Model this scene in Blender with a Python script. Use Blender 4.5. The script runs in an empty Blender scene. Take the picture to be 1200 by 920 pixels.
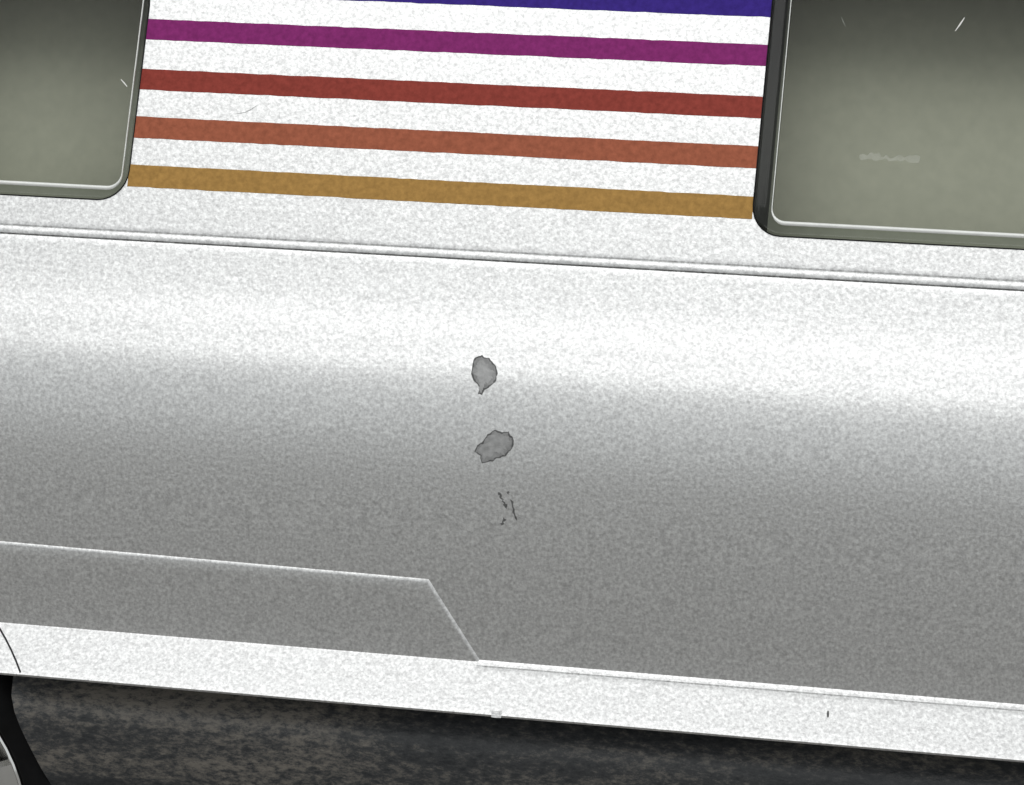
import bpy, bmesh, math, random
from mathutils import Matrix, Vector
random.seed(4)
S = bpy.context.scene
MM = 0.001
ZO = 14.5            # body drawings use z = -14.5 mm for the table top

# ------------------------------------------------------------------ camera
cam = bpy.data.cameras.new('Camera')
co = bpy.data.objects.new('Camera', cam); S.collection.objects.link(co)
right = Vector((0.99063915, 0.12963526, 0.04276418))
up = Vector((-0.06430945, 0.16687345, 0.98387883))
fwd = Vector((-0.12040918, 0.97741903, -0.17364815))
m = Matrix((right, up, -fwd)).transposed().to_4x4()
m.translation = Vector((21.192, -172.026, 88.562 + ZO)) * MM
co.matrix_world = m
cam.sensor_width = 36; cam.lens = 66.0; cam.clip_start = 0.005; cam.clip_end = 20
S.camera = co
# ------------------------------------------------------------------ light
w = bpy.data.worlds.new('World'); S.world = w; w.use_nodes = True
bg = w.node_tree.nodes['Background']
bg.inputs[0].default_value = (0.97, 1.0, 1.0, 1); bg.inputs[1].default_value = 0.66
def area(name, loc, target, size, sizey, power, col):
    l = bpy.data.lights.new(name, 'AREA'); l.shape = 'RECTANGLE'; l.size = size; l.size_y = sizey
    l.energy = power; l.color = col
    o = bpy.data.objects.new(name, l); S.collection.objects.link(o)
    o.location = loc
    d = Vector(target) - Vector(loc)
    o.rotation_euler = d.to_track_quat('-Z', 'Y').to_euler()
    return o
area('ceiling_lamp', (-0.06, -0.40, 0.66), (0, 0, 0.09), 0.80, 0.50, 1.95, (1.0, 0.995, 0.985))
area('added_fill', (0.62, -0.42, 0.55), (0, 0, 0.09), 0.40, 0.40, 0.8, (1.0, 0.995, 0.985))  # added fill from the right, brightens the diagonal panel edge
S.view_settings.view_transform = 'Standard'; S.view_settings.look = 'None'
S.view_settings.exposure = 0.0; S.view_settings.gamma = 1.0
S.render.engine = 'CYCLES'

# ------------------------------------------------------------------ materials
def new_mat(name):
    mt = bpy.data.materials.new(name); mt.use_nodes = True
    nt = mt.node_tree
    return mt, nt, nt.nodes['Principled BSDF']
def N(nt, t, **kw):
    n = nt.nodes.new(t)
    for k, v in kw.items(): setattr(n, k, v)
    return n
def noise(nt, scale, detail=2, rough=.5, coord=None, vec=None):
    tc = N(nt, 'ShaderNodeTexCoord')
    n = N(nt, 'ShaderNodeTexNoise'); n.inputs['Scale'].default_value = scale
    n.inputs['Detail'].default_value = detail; n.inputs['Roughness'].default_value = rough
    if vec:
        mp = N(nt, 'ShaderNodeMapping'); mp.inputs['Scale'].default_value = vec
        nt.links.new(tc.outputs['Object'], mp.inputs[0]); nt.links.new(mp.outputs[0], n.inputs['Vector'])
    else:
        nt.links.new(tc.outputs['Object'], n.inputs['Vector'])
    return n
def ramp(nt, src, stops):
    r = N(nt, 'ShaderNodeValToRGB'); e = r.color_ramp.elements
    while len(e) > len(stops): e.remove(e[-1])
    while len(e) < len(stops): e.new(1)
    for el, (p, c) in zip(e, stops):
        el.position = p; el.color = (*c, 1) if len(c) == 3 else c
    nt.links.new(src, r.inputs[0]); return r

def mat_silver():
    mt, nt, b = new_mat('silver_metallic_paint')
    b.inputs['Metallic'].default_value = 0.88
    b.inputs['Roughness'].default_value = 0.40
    n1 = noise(nt, 3000, 3, .65)
    r = ramp(nt, n1.outputs['Fac'], [(.30, (.52, .52, .52)), (.5, (.70, .70, .70)), (.68, (.88, .885, .88))])
    nt.links.new(r.outputs[0], b.inputs['Base Color'])
    n2 = noise(nt, 2100, 2, .6)
    bp = N(nt, 'ShaderNodeBump'); bp.inputs['Strength'].default_value = .42; bp.inputs['Distance'].default_value = .00006
    nt.links.new(n2.outputs['Fac'], bp.inputs['Height']); nt.links.new(bp.outputs[0], b.inputs['Normal'])
    return mt
def mat_print(name, col):
    mt, nt, b = new_mat(name)
    n1 = noise(nt, 1800, 3, .6)
    lo = tuple(c * .82 for c in col); hi = tuple(min(1, c * 1.16 + .004) for c in col)
    r = ramp(nt, n1.outputs['Fac'], [(.3, lo), (.7, hi)])
    nt.links.new(r.outputs[0], b.inputs['Base Color'])
    b.inputs['Roughness'].default_value = .6; b.inputs['Specular IOR Level'].default_value = .12
    n2 = noise(nt, 2100, 2, .6)
    bp = N(nt, 'ShaderNodeBump'); bp.inputs['Strength'].default_value = .2; bp.inputs['Distance'].default_value = .00005
    nt.links.new(n2.outputs['Fac'], bp.inputs['Height']); nt.links.new(bp.outputs[0], b.inputs['Normal'])
    return mt
def mat_plain(name, col, rough=.5, metal=0, spec=.5, nz=0, scale=900, bump=0):
    mt, nt, b = new_mat(name)
    b.inputs['Roughness'].default_value = rough; b.inputs['Metallic'].default_value = metal
    b.inputs['Specular IOR Level'].default_value = spec
    n1 = noise(nt, scale, 3, .6)
    r = ramp(nt, n1.outputs['Fac'], [(.3, tuple(c * (1 - nz) for c in col)), (.7, tuple(min(1, c * (1 + nz)) for c in col))])
    nt.links.new(r.outputs[0], b.inputs['Base Color'])
    if bump:
        bp = N(nt, 'ShaderNodeBump'); bp.inputs['Strength'].default_value = bump; bp.inputs['Distance'].default_value = .0001
        nt.links.new(n1.outputs['Fac'], bp.inputs['Height']); nt.links.new(bp.outputs[0], b.inputs['Normal'])
    return mt
def mat_pane(name='smoked_clear_plastic', tint=(.84, .85, .81), ior=1.25, rough=.12):
    mt = bpy.data.materials.new(name); mt.use_nodes = True
    nt = mt.node_tree; nt.nodes.clear()
    out = N(nt, 'ShaderNodeOutputMaterial'); mix = N(nt, 'ShaderNodeMixShader')
    tr = N(nt, 'ShaderNodeBsdfTransparent'); tr.inputs[0].default_value = (*tint, 1)
    gl = N(nt, 'ShaderNodeBsdfGlossy'); gl.inputs['Roughness'].default_value = rough
    fr = N(nt, 'ShaderNodeFresnel'); fr.inputs[0].default_value = ior
    nt.links.new(fr.outputs[0], mix.inputs[0]); nt.links.new(tr.outputs[0], mix.inputs[1]); nt.links.new(gl.outputs[0], mix.inputs[2])
    nt.links.new(mix.outputs[0], out.inputs[0])
    return mt
def mat_chassis():
    mt, nt, b = new_mat('black_textured_plastic')
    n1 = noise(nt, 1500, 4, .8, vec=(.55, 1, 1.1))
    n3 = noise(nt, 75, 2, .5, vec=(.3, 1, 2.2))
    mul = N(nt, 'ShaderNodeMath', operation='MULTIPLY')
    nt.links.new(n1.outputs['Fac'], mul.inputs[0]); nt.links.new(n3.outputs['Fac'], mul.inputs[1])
    r = ramp(nt, mul.outputs[0], [(.15, (.024, .027, .031)), (.24, (.058, .060, .063)), (.35, (.21, .193, .17))])  # beige streaks put the table's brown reflection into the colour
    nt.links.new(r.outputs[0], b.inputs['Base Color'])
    b.inputs['Roughness'].default_value = .38
    n2 = noise(nt, 1500, 4, .65, vec=(.6, 1, 1))
    bp = N(nt, 'ShaderNodeBump'); bp.inputs['Strength'].default_value = .8; bp.inputs['Distance'].default_value = .00012
    nt.links.new(n2.outputs['Fac'], bp.inputs['Height']); nt.links.new(bp.outputs[0], b.inputs['Normal'])
    return mt
def mat_table():
    mt, nt, b = new_mat('grey_brown_wood')
    n1 = noise(nt, 14, 6, .65, vec=(.6, 6, 1))
    r = ramp(nt, n1.outputs['Fac'], [(.25, (.12, .112, .10)), (.55, (.18, .172, .16)), (.8, (.23, .222, .21))])
    nt.links.new(r.outputs[0], b.inputs['Base Color']); b.inputs['Roughness'].default_value = .45
    return mt
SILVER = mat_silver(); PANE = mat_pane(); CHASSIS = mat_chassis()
RIM = mat_pane('clear_plastic_edge', (.62, .65, .62), 1.42, .10)
EDGE_GLINT = mat_plain('pale_edge_glint', (.80, .81, .78), .15, 0, 1.0, .05)
LINER = mat_plain('grey_green_interior_plastic', (.53, .535, .45), .6, 0, .3, .05, 700)
DARK = mat_plain('black_gap_shade_and_light_block', (.008, .008, .009), .6, 0, .15, .2)
TYRE = mat_plain('black_rubber', (.006, .006, .0065), .7, 0, .12, .25, 800, .2)
CHROME = mat_plain('chrome_plating', (.85, .85, .84), .08, 1, .5, .03)
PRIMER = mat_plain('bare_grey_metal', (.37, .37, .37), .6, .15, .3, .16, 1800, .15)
EDGE = mat_plain('chip_shade_and_crack_dark', (.12, .12, .12), .7, 0, .2, .3, 1500)
MID = mat_plain('chip_shade_midtone', (.28, .28, .28), .65, .1, .25, .25, 1500)
SEAM_SHADE = mat_plain('seam_shade', (.03, .03, .032), .7, 0, .2, .2)
SCRATCH = mat_plain('pale_scratched_plastic', (.8, .8, .76), .5, 0, .4, .05)
SMUDGE = mat_plain('faint_smudge', (.6, .61, .56), .5, 0, .4, .2)
SMUDGE.node_tree.nodes['Principled BSDF'].inputs['Alpha'].default_value = .22
WOOD = mat_table()

# ------------------------------------------------------------------ helpers
def mesh_obj(name, verts, faces, mat, parent=None, sharp=30, mats=None):
    me = bpy.data.meshes.new(name)
    me.from_pydata([(x * MM, y * MM, (z + ZO) * MM) for x, y, z in verts], [], faces)
    bm = bmesh.new(); bm.from_mesh(me)
    bmesh.ops.remove_doubles(bm, verts=bm.verts, dist=1e-7)
    bmesh.ops.dissolve_degenerate(bm, edges=bm.edges, dist=1e-8)
    bm.to_mesh(me); bm.free()
    for p in me.polygons: p.use_smooth = True
    me.set_sharp_from_angle(angle=math.radians(sharp))
    me.materials.append(mat)
    o = bpy.data.objects.new(name, me); S.collection.objects.link(o)
    if parent:
        o.parent = parent; o.matrix_parent_inverse = Matrix.Identity(4)
        base = parent
        while base:
            me.transform(Matrix.Translation(-base.location)) if base.type == 'EMPTY' else None
            base = base.parent
    return o
def grid_faces(nr, nc, off=0):
    return [(off + r * nc + c, off + r * nc + c + 1, off + (r + 1) * nc + c + 1, off + (r + 1) * nc + c)
            for r in range(nr - 1) for c in range(nc - 1)]

# side profile: tilt of the surface against the vertical, integrated over z
TZ = [(20, -5), (31.3, -5), (39, -4), (46, -2.6), (49.5, -1), (52.5, 3), (55.5, 9.5), (58, 16.5), (60.2, 24.5), (61.8, 23.5), (63.2, 25.5), (66, 21.6), (71, 19.7), (120, 19.7)]
def tilt(z):
    for (a, ta), (b, tb) in zip(TZ, TZ[1:]):
        if a <= z <= b: return ta + (tb - ta) * (z - a) / (b - a)
    return TZ[-1][1]
YT = {}
def build_profile():
    n = 4000; z0, z1 = 20.0, 120.0; y = 0; arr = [0.0]; dz = (z1 - z0) / n
    for i in range(n):
        y += math.tan(math.radians(tilt(z0 + (i + .5) * dz))) * dz; arr.append(y)
    i0 = int((51.473 - z0) / dz); base = arr[i0]
    return z0, dz, [a - base for a in arr]
PZ0, PDZ, PARR = build_profile()
def yp(z):
    f = (z - PZ0) / PDZ; i = max(0, min(len(PARR) - 2, int(f))); return PARR[i] + (PARR[i + 1] - PARR[i]) * (f - i)
XC, HL, W = 10.0, 126.0, 46.0
def taper(x):
    t = min(1.0, abs((x - XC) / HL)); return W * (1 - math.sqrt(max(0, 1 - t ** 16)))
def on_side(x, z, off=0.0):
    a = math.radians(tilt(z))
    return (x, yp(z) + taper(x) - off * math.cos(a), z + off * math.sin(a))
WHEELS = [(-67.4, 7.9), (93.0, 7.9)]
RCUT = 25.7
def zarch(x):
    z = -99
    for cx, cz in WHEELS:
        if abs(x - cx) < RCUT: z = max(z, cz + math.sqrt(RCUT ** 2 - (x - cx) ** 2))
    return z

# ------------------------------------------------------------------ setting
tb = bpy.data.meshes.new('table')
bm = bmesh.new()
bmesh.ops.create_cube(bm, size=1, matrix=Matrix.Translation((0, .1, -.0125)) @ Matrix.Diagonal((1.4, 1.0, .025, 1)))
bmesh.ops.bevel(bm, geom=bm.edges[:], offset=.003, segments=2, affect='EDGES')
bm.to_mesh(tb); bm.free(); tb.materials.append(WOOD)
to = bpy.data.objects.new('table_top', tb); S.collection.objects.link(to); to['kind'] = 'structure'

# ------------------------------------------------------------------ the toy van
van = bpy.data.objects.new('toy_van', None); S.collection.objects.link(van)
van.location = (XC * MM, W * MM, 0); van.empty_display_size = .02
van['label'] = 'silver metallic toy van with rainbow stripes between its windows and chipped side paint'
van['category'] = 'toy van'

# --- body: lower side with grooves, shoulder, sill, wheel arches
SILL_T, SILL_B = 31.3, 27.35
YS_T = yp(SILL_T)
def sill_y(z): return YS_T - (SILL_T - z) * math.tan(math.radians(48))
xs = []
x = XC - HL
while x < XC + HL:
    xs.append(x); x += 1.0 if abs((x - XC) / HL) < .85 else .35
xs.append(XC + HL); xs = sorted(xs + [-2.4, -1.9, -1.4])
rows = []                                   # (z, extra depth, kind)
def add(z, d=0, k='s'): rows.append((z, d, k))
add(71.0)
for z, d in [(70.70, 0), (70.58, .02), (70.50, .12), (70.42, .02), (70.30, -.02), (70.08, -.05), (69.86, -.02), (69.74, .03), (69.66, .28), (69.58, .03), (69.46, 0)]: add(z, d)
z = 69.0
while z > 32: add(z); z -= .6
add(31.55); add(31.34)
for z, d in [(31.2, 0), (31.05, 0), (30.93, 0), (30.84, .14), (30.74, 0), (30.5, 0), (29.8, 0), (28.8, 0), (28.0, 0), (27.6, 0), (27.42, 0.02)]:
    add(z, d, 'l')
lip = [(27.22, .12), (27.10, .38), (27.06, .75), (27.06, 3.0)]
verts = []; nc = len(xs)
for z, d, k in rows:
    for x in xs:
        zz = max(z, zarch(x))
        if k == 's' and zz >= SILL_T: y = yp(zz) + d
        elif zz >= SILL_T: y = yp(zz)
        else:
            g = d if x > -1.95 or d < .05 else 0
            y = sill_y(zz) + g
        # flat small unevenness of the casting
        verts.append((x, y + taper(x), zz))
for zl, dy in lip:
    for x in xs:
        za = zarch(x); zz = max(zl, za - (27.35 - zl))
        base = max(27.4, za)
        yb = sill_y(base) if base < SILL_T else yp(base)
        verts.append((x, yb + dy + taper(x), zz))
faces = grid_faces(len(rows) + len(lip), nc)
def append_grid(vs, nr, ncol):
    o = len(verts); verts.extend(vs); faces.extend(grid_faces(nr, ncol, o))
# --- window band: flat panel with two openings, plus grids towards the ends
ZB, ZT = 71.0, 106.0
XL, XR = -72.0, 84.0
def rounded(x0, x1, z0, z1, r, n=7):
    p = []
    for cx, cz, a0 in ((x1 - r, z0 + r, -90), (x1 - r, z1 - r, 0), (x0 + r, z1 - r, 90), (x0 + r, z0 + r, 180)):
        for i in range(n + 1):
            a = math.radians(a0 + 90 * i / n); p.append((cx + r * math.cos(a), cz + r * math.sin(a)))
    if x0 > 0: p = [(x + (.03 * (z - 73.42) if x < (x0 + x1) / 2 else 0), z) for x, z in p]   # the pillar leans a little
    return p
LW = (-66.0, -40.1, 73.42, 95.4); RW = (21.25, 74.0, 73.42, 98.0)
holes = [rounded(*LW, 2.9), rounded(*RW, 2.7)]
bm = bmesh.new()
def loop_edges(pts):
    vs = [bm.verts.new((x, z, 0)) for x, z in pts]
    return [bm.edges.new((vs[i], vs[(i + 1) % len(vs)])) for i in range(len(vs))]
outer = [(x, ZB) for x in xs if XL <= x <= XR] 
outer += [(outer[-1][0], ZT)] + [(x, ZT) for x in reversed([x for x in xs if XL <= x <= XR][:-1])]
XL2, XR2 = outer[0][0], max(p[0] for p in outer)
E_ = loop_edges(outer)
for h in holes: E_ += loop_edges(h)
bmesh.ops.triangle_fill(bm, use_beauty=True, use_dissolve=False, edges=E_)
bm.verts.index_update()
o = len(verts); verts += [on_side(v.co.x, v.co.y) for v in bm.verts]
faces += [tuple(o + v.index for v in f.verts) for f in bm.faces]
SKIN_V = [on_side(v.co.x, v.co.y, -1.26) for v in bm.verts]; SKIN_F = [tuple(v.index for v in f.verts) for f in bm.faces]
bm.free()
for h in holes:                              # thickness of the shell round each opening
    o = len(verts); n = len(h)
    verts += [on_side(x, z) for x, z in h] + [on_side(x, z, -1.2) for x, z in h]
    faces += [(o + i, o + (i + 1) % n, o + n + (i + 1) % n, o + n + i) for i in range(n)]
for sel in ([x for x in xs if x <= XL2], [x for x in xs if x >= XR2]):
    vs = [on_side(x, z) for z in (ZT, 95, 83, ZB) for x in sel]
    append_grid(vs, 4, len(sel))
# roof: turn from the 22 degree side over to level
def roof_rows():
    out = []; y, z = yp(ZT), ZT; r = 13.0; n = 12
    for i in range(n + 1):
        a = math.radians(19.7 + 66 * i / n)
        out.append((y, z))
        y += r * math.sin(a) * math.radians(66 / n); z += r * math.cos(a) * math.radians(66 / n)
    out += [(y + (W - y) * f, z + .4 * f) for f in (.25, .5, .75, 1)]
    return out
rr = roof_rows()
def roofpt(x, y, z):
    return (x, min(W, y + taper(x) * (W - y) / W), z)
append_grid([roofpt(x, y, z) for y, z in reversed(rr) for x in xs], len(rr), nc)
# far side: plain mirrored skin
far = [(x, 2 * W - min(W, yp(z) + taper(x)), max(z, zarch(x))) for z in (ZT, 90, 71, 66, 62, 58, 54, 50, 44, 38, 32, 27) for x in xs]
append_grid(far, 12, nc)
append_grid([(x, 2 * W - roofpt(x, y, z)[1], z) for y, z in rr for x in xs], len(rr), nc)
body = mesh_obj('body', verts, faces, SILVER, van, 28)

# --- stepped panel low on the side (its upper edge catches the lamp)
def zt_line(x): return 39.22 - .0118 * (x + 7.33)
def panel():
    V = []; F = []
    out = [(x, zt_line(x)) for x in [-38 + 1.0 * i for i in range(31)]]
    x0 = -7.33
    top = [(x, zt_line(x)) for x in range(-113, -8, 2)] + [(-7.33, 39.22)]
    diag = [(-7.33 + 5.4 * t, 39.22 - 8.15 * t) for t in (.12, .3, .5, .7, .9, 1.0)]
    path = top + diag
    inn = []
    for i, (x, z) in enumerate(path):
        if i < len(top) - 1: inn.append((x, z - .34 + random.uniform(-.03, .03)))
        elif i == len(top) - 1: inn.append((x - .14, z - .42))
        else: inn.append((x - .40, z - .14))
    H = .15
    n = len(path)
    mid = [((a[0] + b[0]) / 2, (a[1] + b[1]) / 2) for a, b in zip(path, inn)]
    for p in path: V.append(on_side(*p, -.03))
    for p in mid: V.append(on_side(*p, H * .72))
    for p in inn: V.append(on_side(*p, H))
    for k in range(2):
        F += [(k * n + i, k * n + i + 1, (k + 1) * n + i + 1, (k + 1) * n + i) for i in range(n - 1)]
    # fill down to the sill
    R = 8
    for r in range(1, R + 1):
        for (x, z) in inn:
            f = r / R; zz = z + (31.0 - z) * f
            zz = max(zz, zarch(x) + .01 if zarch(x) > 0 else -9)
            V.append(on_side(x, zz, H))
    F += grid_faces(R + 1, n, 2 * n)
    F = [f[::-1] for f in F]
    return V, F
V, F = panel()
mesh_obj('rocker_panel', V, F, SILVER, van, 60)

# --- stripes printed on the pillar
STR = [('blue', 93.80, 95.86, (.036, .015, .215)), ('purple', 89.12, 91.17, (.23, .019, .15)), ('red', 84.20, 86.24, (.275, .045, .032)),
       ('orange', 79.50, 81.58, (.36, .105, .055)), ('ochre', 74.78, 76.90, (.40, .225, .062))]
for nm, za, zb, col in STR:
    V = []; nx = 62
    for r, z in enumerate((za, za + .02, zb - .02, zb)):
        for i in range(nx):
            x = -40.06 + (21.20 + .03 * (z - 73.42) + 40.06) * i / (nx - 1)
            j = random.uniform(-.035, .035)
            V.append(on_side(x, z + (j if r in (0, 3) else j), -.0 if r in (0, 3) else .022))
    st = mesh_obj('stripe', V, grid_faces(4, nx), mat_print(nm + '_print', col), body, 5)
    st['label'] = nm + ' stripe printed across the silver pillar'

# --- windows: raised clear plastic inserts with a bevelled rim
def window(rect, r, bw_left, bw_right, bw, scr, label):
    x0, x1, z0, z1 = rect
    def ring(k, off, dx=0, dz=None):
        dz = dx if dz is None else dz
        p = rounded(x0 + bw_left * k - dx, x1 - bw_right * k + dx, z0 + bw * k - dz, z1 - bw * k + dz, max(.5, r * (1 - .55 * k)) + dx)
        return [on_side(x, z, off) for x, z in p]
    rings = [ring(0, -.5, .02), ring(0, .05, .02), ring(.06, .16), ring(.14, .24), ring(.25, .22), ring(.6, .34), ring(.80, .50), ring(.86, .58), ring(.92, .56), ring(1.0, .38)]
    n = len(rings[0]); V = [p for g in rings for p in g]
    F = [(k * n + i, k * n + (i + 1) % n, (k + 1) * n + (i + 1) % n, (k + 1) * n + i) for k in range(len(rings) - 1) for i in range(n)]
    inner = rings[-1]
    pane = mesh_obj('window', inner, [tuple(range(n))], PANE, van)
    pane['label'] = label
    mesh_obj('rim', V, F, RIM, pane, 40)
    tube = [ring(.93 + .0 * math.cos(a), .54 + .17 * math.sin(a), .055 * math.cos(a), .19 * math.cos(a)) for a in [k * math.pi / 3 for k in range(6)]]
    V = [p for g in tube for p in g]
    F = [(k * n + i, k * n + (i + 1) % n, ((k + 1) % 6) * n + (i + 1) % n, ((k + 1) % 6) * n + i) for k in range(6) for i in range(n)]
    mesh_obj('glint_bead', V, F, EDGE_GLINT, pane, 60)  # pale ring colours in the glint along the rim's polished edge
    g = [ring(0, -.1, .13), ring(0, .07, .11), ring(0, .10, .03), ring(0, .0, .0)]
    mesh_obj('gap_shade', [p for q in g for p in q], [(k * n + i, k * n + (i + 1) % n, (k + 1) * n + (i + 1) % n, (k + 1) * n + i) for k in range(3) for i in range(n)], DARK, pane, 60)  # dark ring painted in for the shaded gap round the insert
    for pts, wd, mt, nm in scr:
        mesh_obj(nm, *ribbon(pts, wd, .41), mt, pane)
    return pane
def ribbon(pts, wd, off, jit=0):
    L = []; n = len(pts)
    for i, (x, z) in enumerate(pts):
        a = pts[max(0, i - 1)]; b = pts[min(n - 1, i + 1)]
        dx, dz = b[0] - a[0], b[1] - a[1]; l = math.hypot(dx, dz) or 1
        wv = (wd[i] if isinstance(wd, (list, tuple)) else wd) * (1 + random.uniform(-jit, jit)) / 2
        L.append(((x - dz / l * wv, z + dx / l * wv), (x + dz / l * wv, z - dx / l * wv)))
    V = [on_side(*p[0], off) for p in L] + [on_side(*p[1], off) for p in L]
    F = [(i, n + i, n + i + 1, i + 1) for i in range(n - 1)]
    return V, F
window(LW, 2.9, .45, .45, 1.05, [([(-41.9, 84.98), (-41.5, 84.62), (-41.17, 84.30)], [.07, .13, .07], SCRATCH, 'scratch')],
       'grey window with a short white scratch near its right edge')
sm = [(30.94 + i * .35, 80.95 + random.uniform(-.16, .16)) for i in range(17)]
window(RW, 2.7, 1.85, 1.85, 1.1,
       [([(39.24, 93.04), (39.7, 93.75), (40.06, 94.36)], [.05, .14, .06], SCRATCH, 'scratch'),
        ([(28.5, 93.95), (28.7, 93.5), (28.93, 93.03)], [.04, .1, .04], SMUDGE, 'scratch'),
        (sm, [random.uniform(.15, .75) for _ in sm], SMUDGE, 'smudge')],
       'grey window with dark left edge and a pale smudge')
# grey-green lining well behind the windows; unseen black sheets added round it to block light
V = [on_side(x, z, -11.5) for z in (66, 84, 110) for x in (-95, -30, 40, 110)]
mesh_obj('interior_lining', V, grid_faces(3, 4), LINER, van)
mesh_obj('light_block_skin', SKIN_V, SKIN_F, DARK, van)
V = [on_side(x, 106, o) for o in (-1.3, -11.7) for x in (-95, -30, 40, 110)]
mesh_obj('light_block_top', V, grid_faces(2, 4), DARK, van)
V = [on_side(22.7 + .03 * (z - 73.42), z, o) for o in (-1.0, -11.7) for z in (73.6, 84, 105.9)]
mesh_obj('light_block_side', V, grid_faces(2, 3), DARK, van)
# --- paint chips and crack
C1 = [(-3.9, 60.77), (-3.27, 61.05), (-2.51, 60.78), (-1.9, 60.19), (-1.6, 59.42), (-1.72, 58.78), (-2.26, 58.27), (-2.72, 57.92), (-2.93, 57.43), (-3.34, 57.48), (-3.22, 58.05), (-3.82, 58.65), (-4.13, 59.5), (-4.1, 60.21)]
C2 = [(-1.47, 54.31), (-.81, 54.1), (-.16, 54.23), (.26, 53.69), (.37, 53.04), (-.08, 52.35), (-.38, 51.84), (-.95, 51.63), (-1.58, 51.26), (-2.55, 51.02), (-2.74, 51.75), (-3.33, 52.04), (-3.11, 52.72), (-2.56, 53.17), (-2.18, 53.85)]
def rough_poly(p, it=2):
    for _ in range(it):
        q = []
        for i, a in enumerate(p):
            b = p[(i + 1) % len(p)]; l = math.hypot(b[0] - a[0], b[1] - a[1])
            q += [a, ((a[0] + b[0]) / 2 + random.uniform(-.15, .15) * l, (a[1] + b[1]) / 2 + random.uniform(-.15, .15) * l)]
        p = q
    return p
def inset(p, d):
    n = len(p); out = []
    for i in range(n):
        a, b = p[i - 2], p[(i + 2) % n]; dx, dz = b[0] - a[0], b[1] - a[1]; l = math.hypot(dx, dz) or 1
        dd = d * random.uniform(.35, 1.6)
        out.append((p[i][0] + dz / l * dd * -1 * SGN, p[i][1] + dx / l * dd * SGN))
    return out
def patch(name, p, off, mat, parent, label=None):
    cx = sum(a for a, _ in p) / len(p); cz = sum(b for _, b in p) / len(p); n = len(p)
    V = [on_side(x, z, off) for x, z in p] + [on_side(cx + (x - cx) * .5, cz + (z - cz) * .5, off) for x, z in p] + [on_side(cx, cz, off)]
    F = [(i, (i + 1) % n, n + (i + 1) % n, n + i) for i in range(n)] + [(n + i, n + (i + 1) % n, 2 * n) for i in range(n)]
    o = mesh_obj(name, V, F, mat, parent, 80)
    if label: o['label'] = label
    return o
SGN = -1
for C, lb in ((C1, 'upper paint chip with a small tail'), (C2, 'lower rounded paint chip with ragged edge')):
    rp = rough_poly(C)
    patch('chip_edge_shade', rp, .012, EDGE, body)  # dark rim paints the shadow at the paint layer's edge
    patch('chip_edge_shade', inset(rp, .13), .020, MID, body)  # mid-grey ring softens that painted edge shadow
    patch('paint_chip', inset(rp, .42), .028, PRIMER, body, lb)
def crack(pts, wd, nm='crack'):
    q = []
    for a, b in zip(pts, pts[1:]):
        for k in range(4): q.append((a[0] + (b[0] - a[0]) * k / 4 + random.uniform(-.11, .11), a[1] + (b[1] - a[1]) * k / 4))
    q.append(pts[-1])
    ws = [wd * .85 * random.uniform(.3, 2.1) for _ in q]; ws[0] *= .3; ws[-1] *= .4
    return mesh_obj(nm, *ribbon(q, ws, .014), EDGE, body)
crack([(-.80, 48.35), (-.55, 47.8), (-.21, 47.2), (-.04, 46.8)], .20)
crack([(.35, 47.7), (.62, 46.8), (.98, 45.7)], .15)
crack([(-.2, 45.9), (-.32, 45.5), (-.42, 45.15)], .22)
crack([(.0, 48.5), (.12, 48.2)], .14)
# --- dark strip painted as shade in the wheel arch seam, casting nub and speck on the sill
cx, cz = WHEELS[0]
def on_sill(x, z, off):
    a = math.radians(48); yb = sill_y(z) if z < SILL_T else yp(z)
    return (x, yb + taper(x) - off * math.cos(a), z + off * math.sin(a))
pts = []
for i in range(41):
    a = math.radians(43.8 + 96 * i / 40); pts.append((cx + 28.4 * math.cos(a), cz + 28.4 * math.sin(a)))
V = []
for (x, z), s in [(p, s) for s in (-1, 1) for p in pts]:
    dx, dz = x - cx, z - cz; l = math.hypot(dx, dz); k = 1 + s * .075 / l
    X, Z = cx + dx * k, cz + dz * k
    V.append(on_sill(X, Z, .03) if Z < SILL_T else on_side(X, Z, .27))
mesh_obj('arch_seam_shade', V, [(i, i + 1, 42 + i, 41 + i) for i in range(40)], SEAM_SHADE, body)
V = []; F = []
for i in range(7):
    t = i / 6; x = -.25 + .95 * t; h = .03 * math.sin(math.pi * t) ** .7
    V += [on_sill(x, 27.75, .01), on_sill(x, 27.55, .06 + h * .4), (x, sill_y(27.35) + .05 - h * .5, 27.22 - h), (x, sill_y(27.35) + .6, 27.04)]
mesh_obj('casting_nub', V, grid_faces(7, 4), SILVER, body)
mesh_obj('hair', *ribbon([(-30.0, 82.25), (-29.0, 82.46), (-28.36, 82.82), (-27.8, 83.25)], [.02, .06, .06, .02], .014), PRIMER, body)
mesh_obj('speck', [on_sill(31.3 + .12 * math.cos(a), 29.5 + .26 * math.sin(a), .02) for a in [k * math.pi / 4 for k in range(8)]], [tuple(range(8))], EDGE, body)

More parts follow.
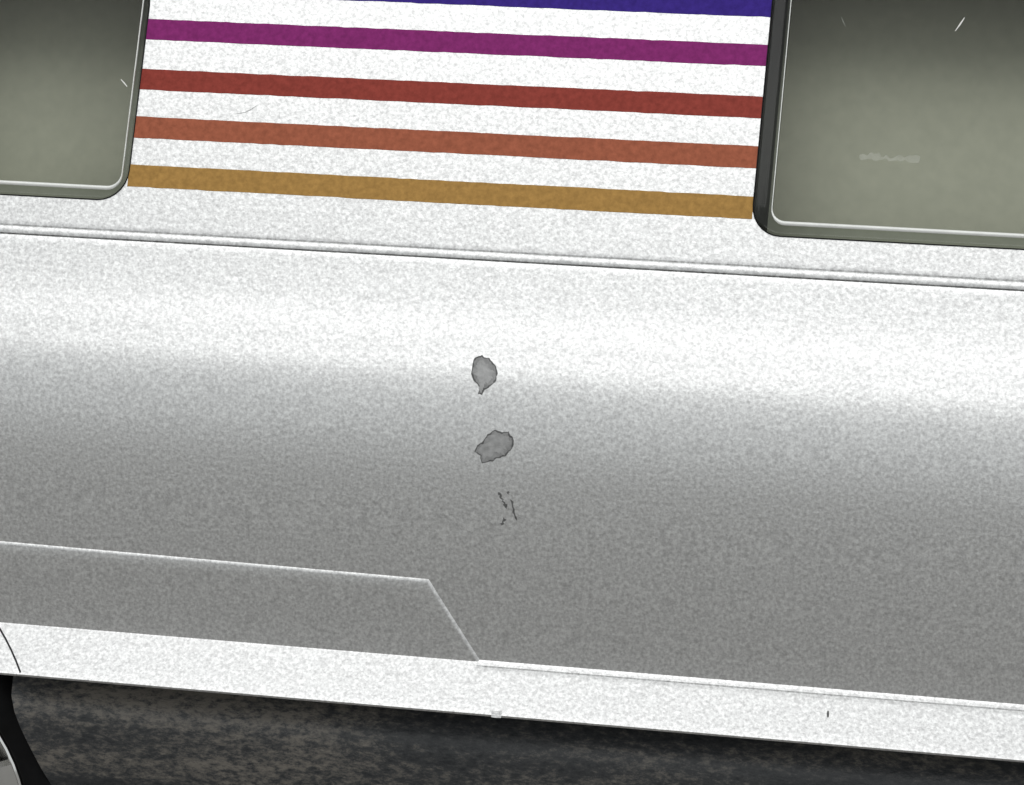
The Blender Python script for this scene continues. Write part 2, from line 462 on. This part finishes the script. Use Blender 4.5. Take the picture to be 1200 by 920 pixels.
# --- chassis: black textured plastic under the sill, cut away at the wheels
PR = [(27.06, 7.5), (25.6, 6.6), (24.3, 4.2), (23.0, 2.7), (21.5, 2.2), (20, 2.3), (18, 2.8), (15, 3.8), (12, 5.2), (9, 7.0), (6, 9.5), (4, 13), (3, 18), (3, 45)]
V = []; nx = 60
for z, y in PR:
    xl = -47.0 + (13.55 - max(z, 6)) * .338; xr = 72.6 - (13.55 - max(z, 6)) * .338
    for i in range(nx): V.append((xl + (xr - xl) * i / (nx - 1), y, z))
o = len(V); F = grid_faces(len(PR), nx)
for e in (0, nx - 1):                         # closed ends facing the wheels
    b0 = len(V)
    for k, (z, y) in enumerate(PR):
        p = V[k * nx + e]; V.append((p[0], y + 14 if y < 30 else y, z)); V.append(p)
    F += [(b0 + 2 * k, b0 + 2 * k + 1, b0 + 2 * k + 3, b0 + 2 * k + 2) for k in range(len(PR) - 1)]
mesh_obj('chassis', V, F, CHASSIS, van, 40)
# --- wheels
def lathe(prof, cx, cz, n=64):
    V = []
    for y, r in prof:
        for i in range(n):
            a = 2 * math.pi * i / n; V.append((cx + r * math.cos(a), y, cz + r * math.sin(a)))
    F = [(k * n + i, k * n + (i + 1) % n, (k + 1) * n + (i + 1) % n, (k + 1) * n + i) for k in range(len(prof) - 1) for i in range(n)]
    return V, F
for cx, cz in WHEELS:
    V, F = lathe([(22, 10), (22, 20.5), (21.3, 21.9), (20, 22.35), (7, 22.35), (5.6, 22.0), (4.7, 21.2), (4.4, 20.0), (4.5, 18.6), (5.1, 18.1)], cx, cz)
    wh = mesh_obj('wheel', V, F, TYRE, van, 50)
    V, F = lathe([(5.2, 18.15), (4.8, 18.0), (4.7, 17.8), (4.9, 17.6), (8, 17.0), (12, 16.4), (12, 5), (9, 4.2), (6.5, 3.6), (6.2, 2), (6.2, .1)], cx, cz)
    b0 = len(V)
    for k in range(6):
        a = 2 * math.pi * k / 6 + .3; c, s = math.cos(a), math.sin(a)
        for (r, y, hw) in ((2.5, 6.6, 1.5), (10, 6.9, 1.2), (17.2, 7.2, 1.7)):
            for t, dy in ((-1, 0), (-.7, -.6), (.7, -.6), (1, 0)):
                V.append((cx + r * c - hw * t * s, y + dy, cz + r * s + hw * t * c))
        F += grid_faces(3, 4, b0 + 12 * k)
    mesh_obj('hub_rim', V, F, CHROME, wh, 40)
    n = 40; V = []                           # dark wheel well behind the wheel
    for y in (9.0, 24.0):
        for i in range(n + 1):
            a = math.radians(-8 + 196 * i / n); V.append((cx + 26.3 * math.cos(a), y + 1.0, cz + 26.3 * math.sin(a)))
    F = [(i, i + 1, n + 2 + i, n + 1 + i) for i in range(n)]
    V.append((cx, 25.0, cz)); F += [(n + 1 + i, n + 2 + i, len(V) - 1) for i in range(n)]
    mesh_obj('wheel_well', V, F, DARK, van, 40)
for cx, cz in WHEELS:                        # far wheels carry the other side
    V, F = lathe([(2 * W - 22, 10), (2 * W - 22, 20.5), (2 * W - 20, 22.35), (2 * W - 7, 22.35), (2 * W - 5, 21.2), (2 * W - 4.5, 10), (2 * W - 4.5, .1)], cx, cz, 40)
    mesh_obj('wheel', V, F, TYRE, van, 50)
